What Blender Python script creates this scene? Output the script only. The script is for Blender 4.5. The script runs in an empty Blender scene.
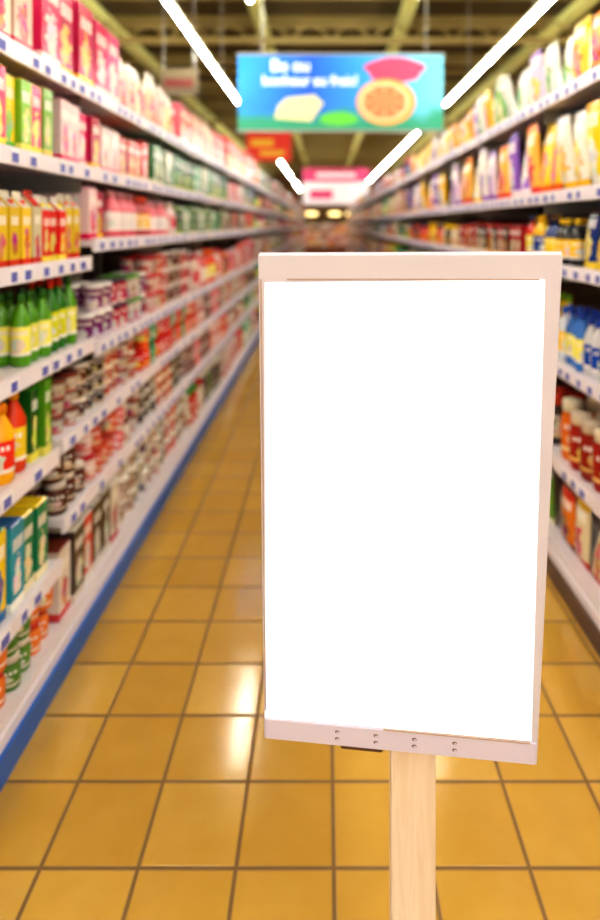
import bpy, math, random
from mathutils import Vector
random.seed(11)
sc = bpy.context.scene
sc.view_settings.view_transform = 'Standard'
try: sc.view_settings.look = 'Medium High Contrast'
except Exception: sc.view_settings.look = 'None'
sc.view_settings.exposure = 0.2

def lin(c):
    return tuple(((x/255)/12.92 if x/255 <= 0.04045 else ((x/255+0.055)/1.055)**2.4) for x in c)
def rgba(c): return (*lin(c), 1.0)

# ------------------------------------------------------------------ materials
def mat(name, col, rough=0.5, metal=0.0, emit=0.0, spec=0.5, ecol=None, noise=0.0, nscale=20):
    m = bpy.data.materials.new(name); m.use_nodes = True
    nt = m.node_tree; b = nt.nodes['Principled BSDF']
    b.inputs['Base Color'].default_value = rgba(col)
    b.inputs['Roughness'].default_value = rough
    b.inputs['Metallic'].default_value = metal
    b.inputs['Specular IOR Level'].default_value = spec
    if emit:
        b.inputs['Emission Color'].default_value = rgba(ecol or col)
        b.inputs['Emission Strength'].default_value = emit
    if noise:
        tc = nt.nodes.new('ShaderNodeTexCoord'); n = nt.nodes.new('ShaderNodeTexNoise')
        n.inputs['Scale'].default_value = nscale; n.inputs['Detail'].default_value = 4
        nt.links.new(tc.outputs['Object'], n.inputs['Vector'])
        mx = nt.nodes.new('ShaderNodeMix'); mx.data_type = 'RGBA'
        mx.inputs[6].default_value = rgba(tuple(x*(1-noise) for x in col))
        mx.inputs[7].default_value = rgba(tuple(min(255, x*(1+noise*0.5)) for x in col))
        nt.links.new(n.outputs['Fac'], mx.inputs[0])
        nt.links.new(mx.outputs[2], b.inputs['Base Color'])
    return m

def math_node(nt, op, a, b=None, clamp=False):
    n = nt.nodes.new('ShaderNodeMath'); n.operation = op; n.use_clamp = clamp
    for i, v in enumerate((a, b)):
        if v is None: continue
        if isinstance(v, (int, float)): n.inputs[i].default_value = v
        else: nt.links.new(v, n.inputs[i])
    return n.outputs[0]

def packaging_material():
    m = bpy.data.materials.new('printed_packaging'); m.use_nodes = True
    nt = m.node_tree; L = nt.links; b = nt.nodes['Principled BSDF']
    a1 = nt.nodes.new('ShaderNodeAttribute'); a1.attribute_name = 'c1'
    a2 = nt.nodes.new('ShaderNodeAttribute'); a2.attribute_name = 'c2'
    uv = nt.nodes.new('ShaderNodeUVMap'); uv.uv_map = 'UVMap'
    sep = nt.nodes.new('ShaderNodeSeparateXYZ'); L.new(uv.outputs[0], sep.inputs[0])
    u, v = sep.outputs[0], sep.outputs[1]
    geo = nt.nodes.new('ShaderNodeNewGeometry')
    nz = nt.nodes.new('ShaderNodeTexNoise'); nz.inputs['Scale'].default_value = 28
    L.new(geo.outputs['Position'], nz.inputs['Vector'])
    nf = math_node(nt, 'MULTIPLY', math_node(nt, 'SUBTRACT', nz.outputs['Fac'], 0.5), 0.6)
    du = math_node(nt, 'SUBTRACT', u, 0.5); dv = math_node(nt, 'MULTIPLY', math_node(nt, 'SUBTRACT', v, 0.36), 1.15)
    r = math_node(nt, 'SQRT', math_node(nt, 'ADD', math_node(nt, 'MULTIPLY', du, du), math_node(nt, 'MULTIPLY', dv, dv)))
    circ = math_node(nt, 'LESS_THAN', math_node(nt, 'ADD', r, nf), 0.27)
    # printed picture: coloured cells inside the motif
    vo = nt.nodes.new('ShaderNodeTexVoronoi'); vo.inputs['Scale'].default_value = 34
    L.new(geo.outputs['Position'], vo.inputs['Vector'])
    hs = nt.nodes.new('ShaderNodeHueSaturation'); hs.inputs['Saturation'].default_value = 1.1; hs.inputs['Value'].default_value = .8
    L.new(vo.outputs['Color'], hs.inputs['Color'])
    mp = nt.nodes.new('ShaderNodeMix'); mp.data_type = 'RGBA'; mp.inputs[0].default_value = .3
    L.new(a2.outputs['Color'], mp.inputs[6]); L.new(hs.outputs[0], mp.inputs[7])
    mx = nt.nodes.new('ShaderNodeMix'); mx.data_type = 'RGBA'
    L.new(circ, mx.inputs[0]); L.new(a1.outputs['Color'], mx.inputs[6]); L.new(mp.outputs[2], mx.inputs[7])
    # solid (unlabelled) faces keep the plain colour
    lab = math_node(nt, 'GREATER_THAN', v, -0.5)
    mxl = nt.nodes.new('ShaderNodeMix'); mxl.data_type = 'RGBA'
    L.new(lab, mxl.inputs[0]); L.new(a1.outputs['Color'], mxl.inputs[6]); L.new(mx.outputs[2], mxl.inputs[7])
    bv = math_node(nt, 'LESS_THAN', math_node(nt, 'ABSOLUTE', math_node(nt, 'SUBTRACT', v, 0.77)), 0.075)
    bu = math_node(nt, 'LESS_THAN', math_node(nt, 'ABSOLUTE', du), 0.36)
    st = math_node(nt, 'GREATER_THAN', math_node(nt, 'SINE', math_node(nt, 'MULTIPLY', u, 48.0)), -0.35)
    band = math_node(nt, 'MULTIPLY', math_node(nt, 'MULTIPLY', bv, bu), st)
    mx2 = nt.nodes.new('ShaderNodeMix'); mx2.data_type = 'RGBA'
    L.new(band, mx2.inputs[0]); L.new(mxl.outputs[2], mx2.inputs[6]); mx2.inputs[7].default_value = rgba((250, 246, 238))
    fs = math_node(nt, 'MULTIPLY', math_node(nt, 'LESS_THAN', v, 0.12), math_node(nt, 'GREATER_THAN', v, 0.0))
    mx3 = nt.nodes.new('ShaderNodeMix'); mx3.data_type = 'RGBA'
    L.new(fs, mx3.inputs[0]); L.new(mx2.outputs[2], mx3.inputs[6]); L.new(a2.outputs['Color'], mx3.inputs[7])
    L.new(mx3.outputs[2], b.inputs['Base Color'])
    b.inputs['Roughness'].default_value = 0.22
    return m
PACK = packaging_material()

M_white = mat('shelf_enamel', (226, 220, 228), 0.4, noise=0.05, nscale=3)
M_back = mat('shelf_back_panel', (74, 52, 42), 0.6, noise=0.15, nscale=4)
M_rail = mat('price_rail', (234, 228, 240), 0.3)
M_tag = mat('price_tag_print', (92, 98, 186), 0.5)
M_tagw = mat('price_tag_white', (245, 243, 250), 0.5)
M_blue = mat('blue_kick_plate', (8, 96, 196), 0.3)
M_brown = mat('brown_kick_plate', (96, 72, 60), 0.5)
M_steel = mat('grey_steel', (150, 150, 145), 0.4, metal=0.4)
M_tube = mat('fluorescent_tube', (255, 250, 238), 0.5, emit=74, ecol=(255, 250, 236))
M_house = mat('luminaire_housing', (190, 186, 150), 0.5)
M_ceil = mat('ceiling_deck', (80, 66, 34), 0.9, noise=0.25, nscale=1)
M_beam = mat('ceiling_beam_paint', (196, 196, 118), 0.7)
M_beam2 = mat('ceiling_purlin_paint', (142, 124, 70), 0.7)
M_wall = mat('painted_wall', (120, 88, 52), 0.8, noise=0.1, nscale=2)

# ------------------------------------------------------------------ mesh builder
class B:
    def __init__(s): s.V=[];s.F=[];s.C1=[];s.C2=[];s.UV=[];s.S=[];s.M=[]
    def face(s, idx, c1=(1,1,1), c2=None, uv=None, smooth=False, m=0):
        s.F.append(idx); s.C1.append(c1); s.C2.append(c2 or c1)
        s.UV.append(uv or [(0.5,-1)]*len(idx)); s.S.append(smooth); s.M.append(m)
    def vs(s, pts):
        n=len(s.V); s.V.extend(pts); return list(range(n, n+len(pts)))
    def box(s, x0,x1,y0,y1,z0,z1, c1=(1,1,1), c2=None, m=0, label=False):
        i=s.vs([(x0,y0,z0),(x1,y0,z0),(x1,y1,z0),(x0,y1,z0),(x0,y0,z1),(x1,y0,z1),(x1,y1,z1),(x0,y1,z1)])
        q=[(0,0),(1,0),(1,1),(0,1)] if label else None
        for f in ((0,1,5,4),(1,2,6,5),(2,3,7,6),(3,0,4,7)):
            s.face([i[k] for k in f], c1, c2, q, m=m)
        s.face([i[k] for k in (4,5,6,7)], c1, m=m); s.face([i[k] for k in (3,2,1,0)], c1, m=m)
    def build(s, name, mats):
        me=bpy.data.meshes.new(name); me.from_pydata(s.V,[],s.F)
        if mats[0] is PACK:
            for nm,src in (('c1',s.C1),('c2',s.C2)):
                at=me.color_attributes.new(nm,'FLOAT_COLOR','CORNER'); flat=[]
                for f,c in zip(s.F,src):
                    for _ in f: flat.extend((*c,1.0))
                at.data.foreach_set('color',flat)
            uvl=me.uv_layers.new(name='UVMap'); flat=[]
            for q in s.UV:
                for p in q: flat.extend(p)
            uvl.data.foreach_set('uv',flat)
        me.polygons.foreach_set('use_smooth',s.S)
        me.polygons.foreach_set('material_index',s.M)
        for m in mats: me.materials.append(m)
        me.update()
        ob=bpy.data.objects.new(name,me); sc.collection.objects.link(ob); return ob

# ------------------------------------------------------------------ products
def p_box(b,s,xf,y,z,w,h,d,p):
    c1,c2,c3=p
    x0,x1=s*xf,s*(xf+d); e=0.006
    hw=w/2-0.003
    i=b.vs([(x0,y-hw,z),(x0,y+hw,z),(x1,y+hw,z),(x1,y-hw,z),
            (x0,y-hw,z+h-e),(x0,y+hw,z+h-e),(x1,y+hw,z+h-e),(x1,y-hw,z+h-e),
            (s*(xf+e),y-hw+e,z+h),(s*(xf+e),y+hw-e,z+h),(s*(xf+d-e),y+hw-e,z+h),(s*(xf+d-e),y-hw+e,z+h)])
    q=[(0,0),(1,0),(1,1),(0,1)]
    for a,c in ((0,1),(1,2),(2,3),(3,0)):
        b.face([i[a],i[c],i[c+4],i[a+4]],c1,c2,q)
        b.face([i[a+4],i[c+4],i[c+8],i[a+8]],c3)
    b.face([i[8],i[9],i[10],i[11]],c3); b.face([i[3],i[2],i[1],i[0]],c1)
def lathe(b,x,y,z,prof,n=12,label=None):
    rings=[]
    for (r,zz,c) in prof:
        rings.append(b.vs([(x+r*math.cos(2*math.pi*k/n),y+r*math.sin(2*math.pi*k/n),z+zz) for k in range(n)]))
    for j in range(len(prof)-1):
        for k in range(n):
            k2=(k+1)%n; c=prof[j+1][2]; uv=None; c2=None
            if label and j==label[0]:
                c2=label[1]; u0=(2*k/n)%1; u1=u0+2/n; uv=[(u0,0),(u1,0),(u1,1),(u0,1)]
            b.face([rings[j][k],rings[j][k2],rings[j+1][k2],rings[j+1][k]],c,c2,uv,smooth=True)
def p_carton(b,s,xf,y,z,w,h,d,p):
    c1,c2,c3=p; d=min(d,w*1.05); hw=w/2-0.003; hb=h*0.78; ht=h*0.93
    x0,x1,xm=s*xf,s*(xf+d),s*(xf+d/2)
    i=b.vs([(x0,y-hw,z),(x0,y+hw,z),(x1,y+hw,z),(x1,y-hw,z),(x0,y-hw,z+hb),(x0,y+hw,z+hb),(x1,y+hw,z+hb),(x1,y-hw,z+hb),
            (xm,y-hw,z+ht),(xm,y+hw,z+ht),(xm,y-hw,z+h),(xm,y+hw,z+h)])
    q=[(0,0),(1,0),(1,1),(0,1)]
    for a,c in ((0,1),(1,2),(2,3),(3,0)): b.face([i[a],i[c],i[c+4],i[a+4]],c1,c2,q)
    b.face([i[4],i[5],i[9],i[8]],c3); b.face([i[6],i[7],i[8],i[9]],c3)
    b.face([i[5],i[6],i[9]],c1); b.face([i[7],i[4],i[8]],c1); b.face([i[8],i[9],i[11],i[10]],c3)
    b.face([i[3],i[2],i[1],i[0]],c1)
    lathe(b,s*(xf+d*0.25),y,z+h*0.82,[(w*.16,0,c2),(w*.16,h*.06,c2),(0.001,h*.06,c2)],8)
NS=12
def rows(xf,r,d):
    o=[xf+r]
    if d>4*r: o.append(xf+3.1*r)
    return o
def p_bottle(b,s,xf,y,z,w,h,d,p):
    c1,c2,c3=p; r=w*0.46; white=lin((245,240,230))
    for xx in rows(xf,r,d):
        lathe(b,s*xx,y,z,[(r*.85,0,c1),(r,h*.03,c1),(r,h*.14,c1),(r*1.01,h*.15,c1),(r*1.01,h*.55,c2),(r,h*.56,c1),(r*.95,h*.64,c1),(r*.6,h*.76,c1),(r*.34,h*.84,c1),(r*.34,h*.87,c1),(r*.42,h*.875,c3),(r*.42,h*.98,c3),(r*.36,h,c3),(0.0005,h,c3)],NS,label=(3,white))
def p_jar(b,s,xf,y,z,w,h,d,p):
    c1,c2,c3=p; r=w*0.47
    for xx in rows(xf,r,d):
        lathe(b,s*xx,y,z,[(r*.9,0,c1),(r,h*.05,c1),(r,h*.16,c1),(r*1.01,h*.17,c1),(r*1.01,h*.68,c1),(r,h*.69,c1),(r*.82,h*.8,c1),(r*.88,h*.81,c3),(r*.88,h*.97,c3),(r*.82,h,c3),(0.0005,h,c3)],NS,label=(3,c2))
def p_tub(b,s,xf,y,z,w,h,d,p):
    c1,c2,c3=p; r=w*0.48
    for xx in rows(xf,r,d):
        lathe(b,s*xx,y,z,[(r*.78,0,c1),(r*.8,h*.03,c1),(r*.94,h*.84,c1),(r,h*.86,c3),(r,h*.97,c3),(r*.92,h,c3),(0.0005,h,c3)],NS,label=(1,c2))
def p_bag(b,s,xf,y,z,w,h,d,p):
    c1,c2,c3=p; nu,nv=6,8; t=min(d*.5,w*.36)
    lean=random.uniform(-.02,.03); tw=random.uniform(-.03,.03)
    for side in (-1,1):
        idx=[]
        for j in range(nv+1):
            for i in range(nu+1):
                u=i/nu*2-1; v=j/nv*2-1
                bul=max(0,(1-abs(u)**2.6))**.6*max(0,(1-abs(v)**3))**.6
                sq=1-0.07*(1-abs(v)**2)
                ox=xf+t*.5+side*(-1)*t*.5*bul*(1+.14*math.sin(7*u+5*v+y*9))+lean*(v+1)
                idx.append((s*ox, y+u*w*.52*sq+tw*(v+1)/2, z+(v+1)/2*h))
        ii=b.vs(idx)
        for j in range(nv):
            for i in range(nu):
                a=j*(nu+1)+i; c=c1 if 0<j<nv-1 else c3
                q=[(i/nu,j/nv),((i+1)/nu,j/nv),((i+1)/nu,(j+1)/nv),(i/nu,(j+1)/nv)]
                b.face([ii[a],ii[a+1],ii[a+nu+2],ii[a+nu+1]],c,c2,q,smooth=True)
KIND={'box':p_box,'carton':p_carton,'bottle':p_bottle,'jar':p_jar,'tub':p_tub,'bag':p_bag}
NAME={'box':'boxed_goods_row','carton':'drink_carton_row','bottle':'bottle_row','jar':'jar_row','tub':'tub_row','bag':'snack_bag_row'}

def sat(c,k=1.08,g=.94):
    m=sum(c)/3; return tuple(min(255,max(0,(m+(x-m)*k)*g)) for x in c)
P=lambda a,b_,c: (lin(sat(a)),lin(sat(b_,1.1,.98)),lin(sat(c)))
MAG=[P((214,30,98),(250,225,225),(235,120,160)),P((190,20,80),(255,200,60),(225,70,120)),P((232,90,140),(255,245,240),(240,150,180)),P((245,215,220),(214,30,98),(240,150,180))]
CREAM=[P((245,228,200),(220,60,90),(250,240,225)),P((240,205,190),(200,30,70),(248,225,215)),P((250,240,190),(230,120,40),(250,245,220)),P((235,170,165),(250,240,220),(248,225,215))]
PINKW=[P((235,110,130),(250,240,240),(245,180,190)),P((215,50,70),(250,230,220),(235,120,120)),P((250,225,225),(210,40,80),(245,235,235)),P((180,30,50),(250,200,120),(230,90,60))]
RED=[P((220,30,30),(255,220,90),(200,20,20)),P((200,25,45),(255,245,230),(220,60,60)),P((235,70,30),(255,240,120),(240,110,40))]
GREEN=[P((20,120,60),(240,240,200),(40,150,80)),P((40,160,110),(250,250,240),(20,110,80)),P((10,95,70),(200,220,90),(30,130,90)),P((235,240,225),(20,130,90),(240,240,230)),P((20,130,105),(220,230,120),(20,120,60))]
YGP=[P((250,215,40),(225,40,90),(250,225,90)),P((245,205,30),(70,160,40),(120,180,40)),P((235,60,110),(250,230,90),(250,215,40)),P((130,185,40),(250,235,120),(250,215,40))]
JUICE=[P((225,45,40),(250,230,90),(230,225,215)),P((240,235,215),(60,150,50),(90,165,50)),P((70,150,45),(245,235,220),(240,235,215)),P((235,225,190),(225,60,50),(210,50,40)),P((245,210,60),(220,60,40),(240,235,215))]
ORANGEB=[P((250,150,20),(240,90,20),(240,120,20)),P((252,185,30),(220,50,30),(245,150,20)),P((235,70,20),(250,220,60),(245,180,30))]
GREENB=[P((40,125,25),(225,225,60),(225,40,30)),P((20,95,35),(240,230,90),(60,150,40)),P((90,160,30),(245,240,120),(40,110,30))]
REDJ=[P((210,35,25),(245,235,215),(235,225,210)),P((225,60,25),(250,235,160),(190,25,20))]
PURP=[P((130,40,120),(245,235,240),(245,240,240)),P((240,235,235),(190,40,110),(90,150,60)),P((200,40,90),(250,240,240),(60,40,60)),P((235,60,120),(250,230,240),(90,30,90))]
BROWN=[P((90,50,40),(235,215,190),(230,220,210)),P((235,225,215),(190,50,60),(120,50,40)),P((150,45,50),(245,230,210),(235,225,215)),P((60,45,40),(220,200,160),(200,190,180)),P((205,80,60),(245,230,200),(240,225,200))]
PINKJ=[P((230,120,130),(250,235,230),(240,235,235)),P((205,70,90),(250,230,220),(235,225,225)),P((245,215,210),(210,60,80),(200,50,70)),P((170,50,50),(240,220,200),(230,220,215)),P((225,110,90),(250,235,200),(200,60,50)),P((110,50,60),(240,220,200),(230,220,215))]
BLUEG=[P((20,95,170),(250,225,60),(30,130,190)),P((20,130,90),(250,240,200),(245,210,40)),P((245,210,40),(20,100,160),(30,120,80)),P((30,150,180),(250,250,240),(20,90,150))]
MIXW=[P((240,235,228),(60,60,60),(245,240,235)),P((70,55,55),(230,220,210),(220,215,205)),P((230,220,205),(170,40,50),(235,230,220)),P((185,160,140),(240,235,225),(230,225,215)),P((220,90,80),(240,235,225),(230,225,215))]
DECKN=[P((200,40,40),(250,240,230),(60,140,60)),P((240,230,215),(200,60,60),(190,30,40)),P((90,140,60),(250,240,225),(240,230,215)),P((235,130,60),(250,240,220),(200,50,40))]
PASTEL=[P((240,232,225),(150,90,190),(235,225,235)),P((250,205,40),(230,100,30),(250,220,90)),P((150,105,200),(250,235,240),(120,80,180)),P((250,190,90),(220,50,50),(240,140,60)),P((235,215,235),(130,70,170),(200,170,220)),P((245,150,50),(250,230,90),(240,190,110)),P((255,225,40),(250,250,240),(250,190,40)),P((245,240,225),(240,190,50),(240,240,245))]
PASTEL2=[P((250,205,60),(230,90,40),(245,225,130)),P((215,80,110),(250,240,220),(240,190,190)),P((110,75,170),(250,220,220),(150,110,185)),P((240,240,235),(100,160,60),(230,230,220)),P((130,185,80),(250,240,200),(240,235,220)),P((250,195,40),(250,245,230),(245,225,130)),P((225,215,240),(250,200,50),(150,110,185))]
YBK=[P((245,200,30),(30,60,140),(240,190,20)),P((30,60,130),(250,220,60),(20,30,60)),P((40,40,45),(250,200,40),(240,200,40)),P((225,60,40),(250,230,90),(30,50,110))]
RORG=[P((200,50,35),(250,190,60),(60,30,30)),P((90,35,30),(240,150,60),(200,60,40)),P((235,130,50),(120,30,30),(220,60,40)),P((170,35,50),(240,220,180),(80,30,40)),P((60,50,50),(240,220,180),(200,60,40)),P((240,225,190),(200,50,40),(220,180,60))]
BLUECAP=[P((235,235,240),(30,80,180),(25,70,180)),P((225,230,240),(250,200,40),(30,90,190)),P((60,120,200),(250,240,120),(20,60,160))]
REDBR=[P((165,35,25),(240,200,120),(225,210,190)),P((200,60,25),(250,220,130),(240,150,40)),P((110,40,30),(230,180,100),(200,60,40)),P((230,120,40),(250,230,170),(235,225,200))]
ALLL=[MAG,PINKW,RED,GREEN,CREAM,YGP,JUICE,PURP,BROWN,PINKJ,GREEN,MIXW,RORG,BLUEG,GREEN,BROWN]
ALLR=[PASTEL,PASTEL2,PASTEL,PASTEL2,YBK,RORG,CREAM,GREEN,YGP,REDBR,BLUECAP,PINKW,MIXW]

def jit(c,k): return tuple(min(1,max(0,x*k)) for x in c)
def fill(side,xf,z,y0,y1,kind,pal,w,h,d=0.30,stack=1,run=3,b=None):
    global NS
    NS = 14 if y0<4 else 8
    own=b is None
    if own: b=B()
    y=y0+w/2; k=0; p=random.choice(pal); gap=0.003 if kind in('box','bag') else 0.005
    nxt=0; hk=1; st=stack
    while y+w/2<=y1+1e-4:
        if k>=nxt:
            if len(pal)>1:
                p=pal[(pal.index(p)+random.randint(1,len(pal)-1))%len(pal)]
            nxt=k+random.randint(max(1,run-1),run+1); hk=random.uniform(.86,1) if stack==1 else random.uniform(.93,1)
        if random.random()<.15: st=max(1,stack-1)
        else: st=stack
        g=random.uniform(.82,1.1); pp=tuple(jit(c,g) for c in p)
        for q in range(st):
            KIND[kind](b,side,xf+random.uniform(0,.02),y,z+.001+q*h*hk,w*random.uniform(.96,.99),h*hk*0.999,d,pp)
        y+=w+gap; k+=1
    if own and b.F: b.build(NAME[kind],[PACK])

XL,XR=0.936,1.035
YS,YE=0.6,30.0
DK=.155
def lf(end,w,n): return end-n*(w+.006)
left=[
 (2.15,YS,2.12,'box',CREAM,.13,.29,1,1),(2.15,2.12,2.95,'box',MAG,.16,.36,1,1),(2.15,2.95,4.2,'bag',CREAM,.17,.30,1,2),
 (2.15,4.2,6.2,'box',CREAM+PINKW[:2],.2,.28,1,2),(2.15,6.2,9,'box',RED,.25,.36,1,3),(2.15,9,12,'box',GREEN,.25,.3,1,3),
 (1.83,YS,2.27,'box',YGP,.078,.265,1,1),(1.83,2.27,2.72,'box',MAG,.10,.25,1,1),(1.83,2.72,3.5,'box',PINKW,.12,.22,1,2),(1.83,3.5,6.2,'box',GREEN,.10,.23,1,3),(1.83,6.2,7.5,'box',PINKW,.14,.22,1,3),
 (1.47,YS,2.51,'carton',JUICE,.068,.26,1,2),
 (1.54,2.56,2.86,'box',MAG,.1,.22,1,1),(1.54,2.86,4.1,'bottle',PINKW,.078,.22,1,4),(1.54,4.1,6.0,'carton',GREEN,.085,.22,1,3),(1.54,6.0,7.5,'box',MIXW,.12,.2,1,2),
 (1.14,YS,2.02,'jar',REDJ,.125,.24,1,3),(1.14,2.02,2.53,'bottle',GREENB,.072,.265,1,2),
 (1.11,2.6,3.5,'tub',PURP,.10,.12,2,2),(1.11,3.5,4.6,'tub',PINKJ,.10,.11,3,2),(1.11,4.6,6,'bottle',RED+PINKJ,.085,.29,1,3),(1.11,6,7.5,'carton',PINKW,.1,.27,1,4),
 (.81,lf(2.08,.085,12),2.08,'bottle',ORANGEB,.085,.27,1,2),(.81,2.08,2.21,'box',GREENB,.06,.27,1,1),
 (.83,2.28,3.3,'tub',BROWN,.10,.07,3,1),(.83,3.3,4.4,'jar',RED+GREEN[:2],.085,.12,2,2),(.83,4.4,6,'jar',PINKJ,.09,.12,2,3),(.83,6,7.5,'tub',MIXW,.11,.07,3,2),
 (.41,lf(2.235,.088,16),2.235,'box',BLUEG,.088,.29,1,1),
 (.54,2.28,3.2,'jar',PINKJ+BROWN[:2],.09,.115,2,2),(.54,3.2,4.4,'tub',BROWN+MIXW,.11,.08,3,2),(.54,4.4,6.3,'jar',PINKJ,.09,.11,2,3),(.54,6.3,7.5,'jar',BROWN,.10,.2,1,3),
 (DK,lf(2.27,.075,18),2.27,'jar',DECKN,.075,.11,2,1),(DK,2.28,3.0,'box',MIXW+BROWN[1:3],.11,.29,1,1),(DK,3.0,4.4,'tub',MIXW,.12,.11,3,1),(DK,4.4,6,'jar',MIXW+DECKN,.12,.27,1,2),(DK,6,7.5,'box',PINKW,.14,.25,1,2),
]
for (z,a,c,k,pal,w,h,st,run) in left:
    fill(-1,XL+.018,z,a,c,k,pal,w,h,.30,st,run)
def far(side,xf,z,y,pals,hh):
    b=B()
    while y<YE-.5:
        L_=random.uniform(.5,1.3); k=random.choice(['box','box','jar','bottle','bag','carton'])
        w=random.uniform(.11,.19) if k!='carton' else .1
        fill(side,xf+.022,z,y,min(y+L_,YE),k,random.choice(pals),w,hh*random.uniform(.75,1),.3,1,2,b); y+=L_
    b.build('packaged_goods_row',[PACK])
for z,y,hh in ((2.15,12,.36),(1.83,7.5,.26),(1.54,7.5,.24),(1.11,7.5,.36),(.83,7.5,.23),(.54,7.5,.24),(DK,7.5,.3)):
    far(-1,XL,z,y,ALLL,hh)
right=[
 (2.20,YS,2.6,'bag',PASTEL,.16,.28,1,1),(2.20,2.6,4.4,'bag',PASTEL2,.16,.30,1,1),(2.20,4.4,8,'bag',PASTEL,.18,.28,1,1),
 (1.75,YS,3.2,'bag',PASTEL,.15,.375,1,1),(1.75,3.2,5.6,'bag',PASTEL,.16,.375,1,1),(1.75,5.6,8,'bag',PASTEL2,.18,.36,1,2),
 (1.42,YS,2.7,'bag',YBK,.11,.25,1,1),(1.42,2.7,3.4,'bottle',YBK,.08,.24,1,2),(1.42,3.4,5.0,'box',RORG,.12,.2,1,1),(1.42,5,8,'jar',YBK+RORG,.12,.2,1,2),
 (.98,YS,3.0,'bottle',BLUECAP,.07,.26,1,3),(.98,3,6,'bottle',YGP,.08,.3,1,3),(.98,6,8,'box',GREEN,.14,.32,1,2),
 (.545,YS,3.0,'jar',REDBR,.11,.27,1,2),(.545,3,6,'jar',RORG,.1,.24,1,3),(.545,6,8,'box',CREAM,.14,.28,1,2),
 (.16,YS,3.0,'bag',RORG+YGP[:1],.14,.28,1,1),(.16,3,6,'bag',PASTEL2,.16,.27,1,1),(.16,6,8,'box',RED,.18,.26,1,2),
]
for (z,a,c,k,pal,w,h,st,run) in right:
    fill(1,XR+.022,z,a,c,k,pal,w,h,.30,st,run)
for z,hh in ((2.2,.3),(1.75,.38),(1.42,.25),(.98,.34),(.545,.32),(.16,.28)):
    far(1,XR,z,8,ALLR,hh)

# ------------------------------------------------------------------ shelving
def shelving(name,s,xf,shelves,kick,deck):
    b=B(); X=lambda a:s*a
    def bx(a0,a1,y0,y1,z0,z1,m):
        x0,x1=sorted((X(a0),X(a1))); b.box(x0,x1,y0,y1,z0,z1,m=m)
    dep=.45
    bx(xf+dep,xf+dep+.03,YS,YE,0,2.35,1)
    for (z,y0,y1) in shelves:
        bx(xf+.012,xf+dep,y0,y1,z-.028,z,0)
        bx(xf,xf+.012,y0,y1,z-.050,z+.006,2)
        y=y0+.05
        while y<min(y1-.1,16):
            w=random.uniform(.05,.075)
            if random.random()<.8:
                bx(xf-.002,xf-.0001,y,y+w,z-.046,z-.002,4)
                bx(xf-.003,xf-.002,y+.008,y+w*.8,z-.042,z-.012,3)
            y+=w+random.uniform(.015,.07)
    ys=[2.53] if s<0 else [3.1]
    yy=ys[0]
    while yy<YE: ys.append(yy); yy+=1.25
    for yy in set(ys):
        bx(xf+dep-.04,xf+dep,yy,yy+.03,0,2.42,5)
        for (z,y0,y1) in shelves:
            if y0<=yy<=y1: bx(xf+.05,xf+dep,yy+.012,yy+.016,z-.1,z-.028,5)
    bx(xf+.02,xf+dep,YS,YE,.0,deck-.03,0)
    bx(xf,xf+dep,YS,YE,deck-.03,deck,0)
    bx(xf-.008,xf+.02,YS,YE,.085,deck-.03,2)
    bx(xf-.02,xf+.02,YS,YE,0,.085,6)
    return b.build(name,[M_white,M_back,M_rail,M_tag,M_tagw,M_steel,kick])
shelving('shelving_unit',-1,XL,[(2.15,YS,YE),(1.83,YS,YE),(1.47,YS,2.53),(1.54,2.56,YE),(1.14,YS,2.56),(1.11,2.58,YE),(.81,YS,2.22),(.83,2.25,YE),(.41,YS,2.24),(.54,2.26,YE)],M_blue,DK)
shelving('shelving_unit',1,XR,[(2.20,YS,YE),(1.75,YS,YE),(1.42,YS,YE),(.98,YS,YE),(.545,YS,YE)],M_brown,.16)

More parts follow.
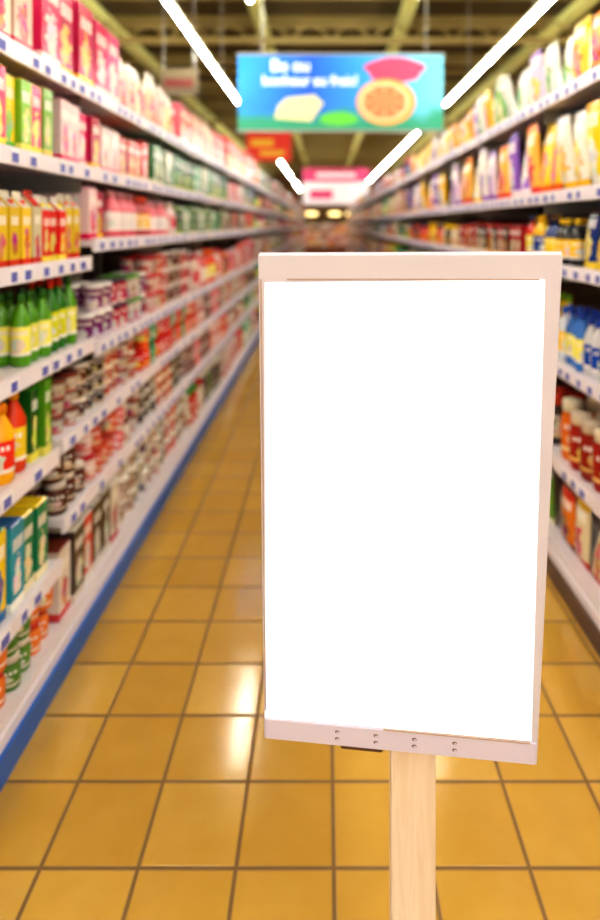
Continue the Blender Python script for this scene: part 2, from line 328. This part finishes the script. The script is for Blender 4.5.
# ------------------------------------------------------------------ room
def tile_mat():
    m=bpy.data.materials.new('glazed_floor_tile'); m.use_nodes=True
    nt=m.node_tree; L=nt.links; b=nt.nodes['Principled BSDF']
    g=nt.nodes.new('ShaderNodeNewGeometry'); sp=nt.nodes.new('ShaderNodeSeparateXYZ'); L.new(g.outputs['Position'],sp.inputs[0])
    T=.2435
    u=math_node(nt,'DIVIDE',math_node(nt,'SUBTRACT',sp.outputs[0],.022),T)
    v=math_node(nt,'DIVIDE',math_node(nt,'SUBTRACT',sp.outputs[1],.104),T)
    def edge(t):
        f=math_node(nt,'FRACT',math_node(nt,'ADD',t,100))
        return math_node(nt,'SUBTRACT',.5,math_node(nt,'ABSOLUTE',math_node(nt,'SUBTRACT',f,.5)))
    e=math_node(nt,'MINIMUM',edge(u),edge(v))
    mr=nt.nodes.new('ShaderNodeMapRange'); mr.inputs['From Min'].default_value=.014; mr.inputs['From Max'].default_value=.03
    L.new(e,mr.inputs['Value']); tile=mr.outputs[0]
    cb=nt.nodes.new('ShaderNodeCombineXYZ'); L.new(math_node(nt,'FLOOR',u),cb.inputs[0]); L.new(math_node(nt,'FLOOR',v),cb.inputs[1])
    wn=nt.nodes.new('ShaderNodeTexWhiteNoise'); L.new(cb.outputs[0],wn.inputs['Vector'])
    nz=nt.nodes.new('ShaderNodeTexNoise'); nz.inputs['Scale'].default_value=9; nz.inputs['Detail'].default_value=6; L.new(g.outputs['Position'],nz.inputs['Vector'])
    f=math_node(nt,'ADD',math_node(nt,'MULTIPLY',wn.outputs['Value'],.45),math_node(nt,'MULTIPLY',nz.outputs['Fac'],.55))
    c=nt.nodes.new('ShaderNodeMix'); c.data_type='RGBA'; L.new(f,c.inputs[0])
    c.inputs[6].default_value=rgba((190,145,56)); c.inputs[7].default_value=rgba((218,176,86))
    c2=nt.nodes.new('ShaderNodeMix'); c2.data_type='RGBA'; L.new(tile,c2.inputs[0])
    c2.inputs[6].default_value=rgba((130,98,52)); L.new(c.outputs[2],c2.inputs[7]); L.new(c2.outputs[2],b.inputs['Base Color'])
    r=math_node(nt,'ADD',math_node(nt,'MULTIPLY',math_node(nt,'SUBTRACT',1.0,tile),.5),math_node(nt,'ADD',math_node(nt,'MULTIPLY',nz.outputs['Fac'],.10),.08))
    L.new(r,b.inputs['Roughness'])
    bp=nt.nodes.new('ShaderNodeBump'); bp.inputs['Distance'].default_value=.002; bp.inputs['Strength'].default_value=.5
    L.new(math_node(nt,'ADD',tile,math_node(nt,'MULTIPLY',nz.outputs['Fac'],.3)),bp.inputs['Height']); L.new(bp.outputs[0],b.inputs['Normal'])
    return m
b=B(); b.box(-9,9,-8,42,-.1,0); b.build('floor',[tile_mat()])
b=B(); b.box(-9,9,-8,42,5.2,5.3); b.build('ceiling',[M_ceil])
b=B(); b.box(-9.1,-9,-8,42,0,5.2); b.build('wall_left',[M_wall])
b=B(); b.box(9,9.1,-8,42,0,5.2); b.build('wall_right',[M_wall])
b=B(); b.box(-9,9,42,42.1,0,5.2); b.build('wall_far',[M_wall])
b=B()
for x in (-6.5,-3.6,-1.06,1.28,3.9,6.6): b.box(x-.09,x+.09,-8,42,4.86,5.02,m=0)
y=-6
while y<41:
    b.box(-9,9,y,y+.16,5.0,5.2,m=1)
    b.box(-9,9,y+1.2,y+1.28,5.06,5.2,m=1); y+=2.4
for yy in (10,18,26,34):
    b.box(-9,9,yy,yy+.1,4.5,4.58,m=1)
    x=-9
    while x<9:
        i=b.vs([(x,yy+.03,4.58),(x+.05,yy+.03,4.58),(x+.35,yy+.03,4.86),(x+.3,yy+.03,4.86)]); b.face(i,m=1)
        i=b.vs([(x+.65,yy+.03,4.58),(x+.6,yy+.03,4.58),(x+.3,yy+.03,4.86),(x+.35,yy+.03,4.86)]); b.face(i,m=1); x+=.65
b.build('ceiling_beams',[M_beam,M_beam2])

# ------------------------------------------------------------------ strip lights
def strip(x,segs,z=3.8,name='fluorescent_strip_light',r=.021,hwid=.03):
    b=B()
    for (a,c) in segs:
        y=a
        while y<c-.2:
            e=min(y+1.5,c); n=8
            ra=b.vs([(x+r*math.cos(2*math.pi*k/n),y+.03,z+r*math.sin(2*math.pi*k/n)) for k in range(n)])
            rb=b.vs([(x+r*math.cos(2*math.pi*k/n),e-.03,z+r*math.sin(2*math.pi*k/n)) for k in range(n)])
            for k in range(n): b.face([ra[k],ra[(k+1)%n],rb[(k+1)%n],rb[k]],m=0,smooth=True)
            b.face(ra[::-1],m=0); b.face(rb,m=0)
            y=e
        b.box(x-hwid,x+hwid,a,c,z+r+.005,z+r+.045,m=1)
        y=a+.4
        while y<c:
            b.box(x-.006,x+.006,y,y+.012,z+r+.045,min(5.19,z+1.39) if z<4 else 4.87,m=2); y+=3
    b.build(name,[M_tube,M_house,M_steel])
strip(-1.56,[(-5,5.9),(6.1,11.5),(20,29),(32,40)])
strip(2.2,[(-5,3.0),(3.2,11.5),(14.3,33)])
strip(-5.3,[(-4,11),(14,36)])
strip(5.9,[(-4,11),(14,36)])
strip(-1.06,[(-5,-3.5),(-1.5,0),(2.5,4),(7.5,8.9)],4.78,r=.035)  # far segment inferred from floor highlight; nearer ones unseen, added for light
strip(1.28,[(-5,-3.5),(-1.5,0),(2.5,4),(7.5,8.7)],4.78,r=.035)  # nearer segments of this row are likewise unseen and added for light

# ------------------------------------------------------------------ hanging banner
def empty(name,loc=(0,0,0)):
    e=bpy.data.objects.new(name,None); e.location=loc; sc.collection.objects.link(e); return e
def child(o,p): o.parent=p; return o
bn=empty('hanging_banner')
def banner_mat():
    m=bpy.data.materials.new('glowing_banner_print'); m.use_nodes=True; nt=m.node_tree; L=nt.links; bs=nt.nodes['Principled BSDF']
    g=nt.nodes.new('ShaderNodeNewGeometry'); sp=nt.nodes.new('ShaderNodeSeparateXYZ'); L.new(g.outputs['Position'],sp.inputs[0])
    mr=nt.nodes.new('ShaderNodeMapRange'); L.new(sp.outputs[0],mr.inputs[0]); mr.inputs['From Min'].default_value=-1.245; mr.inputs['From Max'].default_value=1.69
    cr=nt.nodes.new('ShaderNodeValToRGB'); L.new(mr.outputs[0],cr.inputs[0]); e=cr.color_ramp.elements
    e[0].color=rgba((6,130,215)); e[0].position=0; e[1].color=rgba((100,185,210)); e[1].position=1
    x=e.new(.35); x.color=rgba((0,80,190)); x=e.new(.62); x.color=rgba((40,140,215))
    nz=nt.nodes.new('ShaderNodeTexNoise'); nz.inputs['Scale'].default_value=2.2; L.new(g.outputs['Position'],nz.inputs['Vector'])
    k=math_node(nt,'ADD',sp.outputs[2],math_node(nt,'MULTIPLY',nz.outputs['Fac'],.5))
    gm=nt.nodes.new('ShaderNodeMapRange'); L.new(k,gm.inputs[0]); gm.inputs['From Min'].default_value=3.55; gm.inputs['From Max'].default_value=3.36
    mx=nt.nodes.new('ShaderNodeMix'); mx.data_type='RGBA'; L.new(gm.outputs[0],mx.inputs[0]); L.new(cr.outputs[0],mx.inputs[6]); mx.inputs[7].default_value=rgba((30,140,110))
    L.new(mx.outputs[2],bs.inputs['Base Color']); L.new(mx.outputs[2],bs.inputs['Emission Color']); bs.inputs['Emission Strength'].default_value=.2  # mild glow put into banner print, art and lettering; no lamp behind
    return m
b=B(); b.box(-1.245,1.69,9.0,9.04,2.96,4.03,m=0)
b.box(-1.27,1.715,8.995,9.05,4.03,4.06,m=1); b.box(-1.27,1.715,8.995,9.05,2.93,2.96,m=1)
for x in (-.9,1.45): b.box(x-.008,x+.008,9.01,9.03,4.06,5.19,m=1)
child(b.build('board',[banner_mat(),M_steel]),bn)
def disc(name,cx,cz,rx,rz,y,m,n=40,wob=0):
    b=B(); c=b.vs([(cx,y,cz)])[0]
    r=b.vs([(cx+rx*(1+wob*math.sin(5*t*2*math.pi/n))*math.cos(2*math.pi*t/n),y,cz+rz*math.sin(2*math.pi*t/n)) for t in range(n)])
    for k in range(n): b.face([c,r[k],r[(k+1)%n]])
    return child(b.build(name,[m]),bn)
disc('grapefruit_rind',.87,3.36,.42,.33,8.995,mat('rind',(235,150,60),.5,emit=.1))
disc('grapefruit_pith',.85,3.36,.36,.28,8.992,mat('pith',(240,205,160),.5,emit=.1))
disc('grapefruit_flesh',.85,3.36,.31,.24,8.989,mat('flesh',(235,120,75),.5,emit=.1))
for k in range(8):
    a=2*math.pi*k/8; b=B()
    i=b.vs([(.85,8.986,3.36),(.85+.3*math.cos(a-.03),8.986,3.36+.23*math.sin(a-.03)),(.85+.3*math.cos(a+.03),8.986,3.36+.23*math.sin(a+.03))]); b.face(i)
    child(b.build('segment_%d'%(k+1),[bpy.data.materials['pith']]),bn)
disc('red_fruit',1.0,3.82,.42,.18,8.997,mat('redfruit',(200,60,100),.5,emit=.1),wob=.1)
disc('green_leaf',.2,3.12,.28,.1,8.996,mat('leafgreen',(90,190,60),.5,emit=.1))
b=B(); i=b.vs([(-.72,8.99,3.12),(-.2,8.99,3.08),(-.02,8.99,3.34),(-.15,8.99,3.46),(-.55,8.99,3.42),(-.68,8.99,3.3)]); b.face(i)
child(b.build('bread_slice',[mat('bread',(215,212,160),.5,emit=.1)]),bn)
M_txt=mat('white_lettering',(225,238,255),.5,emit=.35)
for nm,t,x,z,sz in (('text_line_1','Be ou',-.78,3.8,.24),('text_line_2','bonheur au frais!',-.9,3.6,.2)):
    cu=bpy.data.curves.new(nm,'FONT'); cu.body=t; cu.size=sz; cu.extrude=.002; cu.offset=.004; cu.materials.append(M_txt)
    o=bpy.data.objects.new(nm,cu); o.location=(x,8.99,z); o.rotation_euler=(math.pi/2,0,0); sc.collection.objects.link(o); o.parent=bn

def hang(name,x,y,z,w,h,parts):
    b=B(); mats=[]
    for (u0,u1,v0,v1,m,dy) in parts:
        if m not in mats: mats.append(m)
        b.box(x-w/2+u0*w,x-w/2+u1*w,y-dy,y+.03,z-h/2+v0*h,z-h/2+v1*h,m=mats.index(m))
    mats.append(M_steel)
    for u in (.1,.9): b.box(x-w/2+u*w-.006,x-w/2+u*w+.006,y+.005,y+.017,z+h/2,5.19,m=len(mats)-1)
    return b.build(name,mats)
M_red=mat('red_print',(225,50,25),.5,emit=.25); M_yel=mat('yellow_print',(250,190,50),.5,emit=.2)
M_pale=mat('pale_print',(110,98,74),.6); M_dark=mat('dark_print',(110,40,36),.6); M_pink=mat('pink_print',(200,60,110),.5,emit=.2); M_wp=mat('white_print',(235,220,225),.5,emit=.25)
hang('aisle_sign',-1.25,14,3.35,1.0,.65,[(0,1,0,1,M_red,0),(.1,.6,.5,.75,M_yel,.01),(.3,.85,.18,.36,M_yel,.01)])
hang('aisle_sign',-1.86,8,3.42,.48,.34,[(0,1,0,1,M_pale,0),(.12,.88,.3,.62,M_dark,.01)])
hang('promotional_sign',.45,26,3.2,2.7,1.5,[(0,1,0,.62,M_wp,0),(0,1,.62,1,M_pink,0),(.2,.8,.75,.87,M_wp,.01),(.1,.45,.15,.4,M_pink,.01)])
hang('aisle_sign',3.0,17,3.1,1.6,.6,[(0,1,0,1,M_pink,0),(.15,.8,.35,.65,M_wp,.01)])

disp=empty('end_of_aisle_display')
b=B()
b.box(-2.2,2.4,33,33.9,0,.5,lin((120,70,50)))
for k in range(70):
    x=-2.1+(k%14)*.32; z=.5+(k//14)*.24; p=random.choice(random.choice([RED,BROWN,CREAM,RORG,MIXW]))
    b.box(x,x+.3,33.1,33.6,z,z+.235,p[0],p[1],label=True)
child(b.build('stacked_boxes',[PACK]),disp)
b=B(); b.box(-1.3,2.3,33.0,33.8,2.28,2.4,m=0); b.box(-1.3,-1.2,33.7,33.8,.5,2.28,m=0); b.box(2.2,2.3,33.7,33.8,.5,2.28,m=0)
for x in (-.7,.5,1.4): b.box(x-.28,x+.28,33.0,33.2,2.1,2.28,m=1)
child(b.build('canopy',[M_wall,mat('warm_lamp',(255,225,150),.5,emit=2.5)]),disp)

# ------------------------------------------------------------------ foreground sign
A=1.1; f=629.0
O=Vector((-67/f*A, A, 1.6-30/f*A))
U=Vector((.4619,-.0607,.0044)).normalized(); Vd=Vector((-.0013,.1114,-.8588)).normalized()
W=.4660*A; H=.866*A
N=U.cross(Vd).normalized()
if N.y>0: N=-N
stand=empty('sign_stand')
def panel_box(b,u0,u1,v0,v1,n0,n1,m=0):
    pts=[]
    for n in (n0,n1):
        for (u,v) in ((u0,v0),(u1,v0),(u1,v1),(u0,v1)): pts.append(tuple(O+U*u+Vd*v+N*n))
    i=b.vs(pts)
    for q in ((0,1,2,3),(4,5,6,7),(0,1,5,4),(1,2,6,5),(2,3,7,6),(3,0,4,7)): b.face([i[k] for k in q],m=m)
def add_bevel(o,w=.003,s=2):
    md=o.modifiers.new('bevel','BEVEL'); md.width=w; md.segments=s; md.limit_method='ANGLE'; return o
M_frame=mat('pale_frame',(205,197,206),.5,noise=.03,nscale=12)
M_frame_edge=mat('frame_edge',(176,152,140),.5)
M_strip=mat('plastic_strip',(208,200,220),.4)
M_paper=mat('glowing_poster_paper',(255,255,255),.6,emit=.6)  # emission put into the paper so it reads pure white; not a lamp
M_hole=mat('punched_hole',(110,86,78),.6)
b=B(); panel_box(b,0,W,0,H,-.014,0); add_bevel(child(b.build('backing_board',[M_frame]),stand),.002)
b=B(); panel_box(b,W*.1,W*.93,H*.0435,H*.0465,.0,.002)
panel_box(b,.003,.006,H*.045,H*.935,.0,.002); child(b.build('sleeve_edge',[M_frame_edge]),stand)
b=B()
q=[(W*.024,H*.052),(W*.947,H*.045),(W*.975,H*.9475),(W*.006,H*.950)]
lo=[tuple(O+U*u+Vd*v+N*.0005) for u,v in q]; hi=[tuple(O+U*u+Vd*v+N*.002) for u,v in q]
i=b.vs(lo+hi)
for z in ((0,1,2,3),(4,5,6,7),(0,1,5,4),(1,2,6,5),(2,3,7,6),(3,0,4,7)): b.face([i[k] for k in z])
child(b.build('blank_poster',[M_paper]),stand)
b=B(); panel_box(b,.004,W-.004,H*.952,H-.003,.0,.0035); add_bevel(child(b.build('bottom_strip',[M_strip]),stand),.001)
b=B(); panel_box(b,W*.45,W*.97,H*.949,H*.952,.0,.0045); child(b.build('strip_lip',[M_frame_edge]),stand)
b=B()
for u in (.272,.415,.555,.70):
    for v in (.966,.981):
        c=O+U*(u*W+.004)+Vd*(v*H)+N*.0037; n=10
        r=b.vs([tuple(c+U*(.0045*math.cos(2*math.pi*k/n))+Vd*(.0036*math.sin(2*math.pi*k/n))) for k in range(n)]); b.face(r)
        c2=c+N*.001+U*.001
        r2=b.vs([tuple(c2+U*(.0025*math.cos(2*math.pi*k/n))+Vd*(.002*math.sin(2*math.pi*k/n))) for k in range(n)]); b.face(r2,m=1)
child(b.build('punched_holes',[M_hole,M_strip]),stand)
b=B(); panel_box(b,W*.29,W*.45,H,H+.013,-.03,-.004); add_bevel(child(b.build('clip',[mat('dark_clip',(92,58,40),.5)]),stand),.004)
def wood():
    m=bpy.data.materials.new('pale_pine'); m.use_nodes=True; nt=m.node_tree; L=nt.links; bs=nt.nodes['Principled BSDF']
    tc=nt.nodes.new('ShaderNodeTexCoord'); mp=nt.nodes.new('ShaderNodeMapping'); mp.inputs['Scale'].default_value=(9,9,.8)
    L.new(tc.outputs['Object'],mp.inputs[0]); nz=nt.nodes.new('ShaderNodeTexNoise'); nz.inputs['Scale'].default_value=6; nz.inputs['Detail'].default_value=5; nz.inputs['Distortion'].default_value=1.2
    L.new(mp.outputs[0],nz.inputs['Vector']); cr=nt.nodes.new('ShaderNodeValToRGB'); L.new(nz.outputs['Fac'],cr.inputs[0]); e=cr.color_ramp.elements
    e[0].position=.35; e[0].color=rgba((220,196,166)); e[1].position=.65; e[1].color=rgba((230,210,186)); L.new(cr.outputs[0],bs.inputs['Base Color']); bs.inputs['Roughness'].default_value=.5
    return m
pb=O+U*(W*.52)+Vd*H; D=pb.y+.02
xc=88.5/f*D; hw=22.5/f*D
b=B(); b.box(xc-hw,xc+hw,D,D+.035,0.012,1.15); add_bevel(child(b.build('post',[wood()]),stand),.003)
b=B(); b.box(xc-.2,xc+.2,D-.15,D+.2,0,.012); b.box(xc-hw-.006,xc+hw+.006,D-.006,D+.041,.012,.08); add_bevel(child(b.build('base_plate',[M_steel]),stand),.003)
b=B()
for z in (.78,1.08):
    t=(O.z-z)/(-Vd.z); py=(O+U*(W*.52)+Vd*t).y
    b.box(xc-.03,xc+.03,py+.012,D+.002,z-.015,z+.015)
child(b.build('bracket',[M_steel]),stand)

# ------------------------------------------------------------------ world + camera
w=bpy.data.worlds.new('world'); sc.world=w; w.use_nodes=True
w.node_tree.nodes['Background'].inputs[0].default_value=rgba((252,247,244)); w.node_tree.nodes['Background'].inputs[1].default_value=1.4  # added ambient fill, entering through the open end behind the camera
cam=bpy.data.cameras.new('camera'); co=bpy.data.objects.new('camera',cam); sc.collection.objects.link(co); sc.camera=co
co.location=(0,0,1.6); co.rotation_euler=(math.pi/2,0,0)
cam.sensor_fit='VERTICAL'; cam.sensor_width=36; cam.sensor_height=36; cam.lens=629/920*36
cam.shift_x=-25/920; cam.shift_y=-235/920
cam.dof.use_dof=True; cam.dof.focus_distance=1.13; cam.dof.aperture_fstop=1.5
cam.clip_end=200
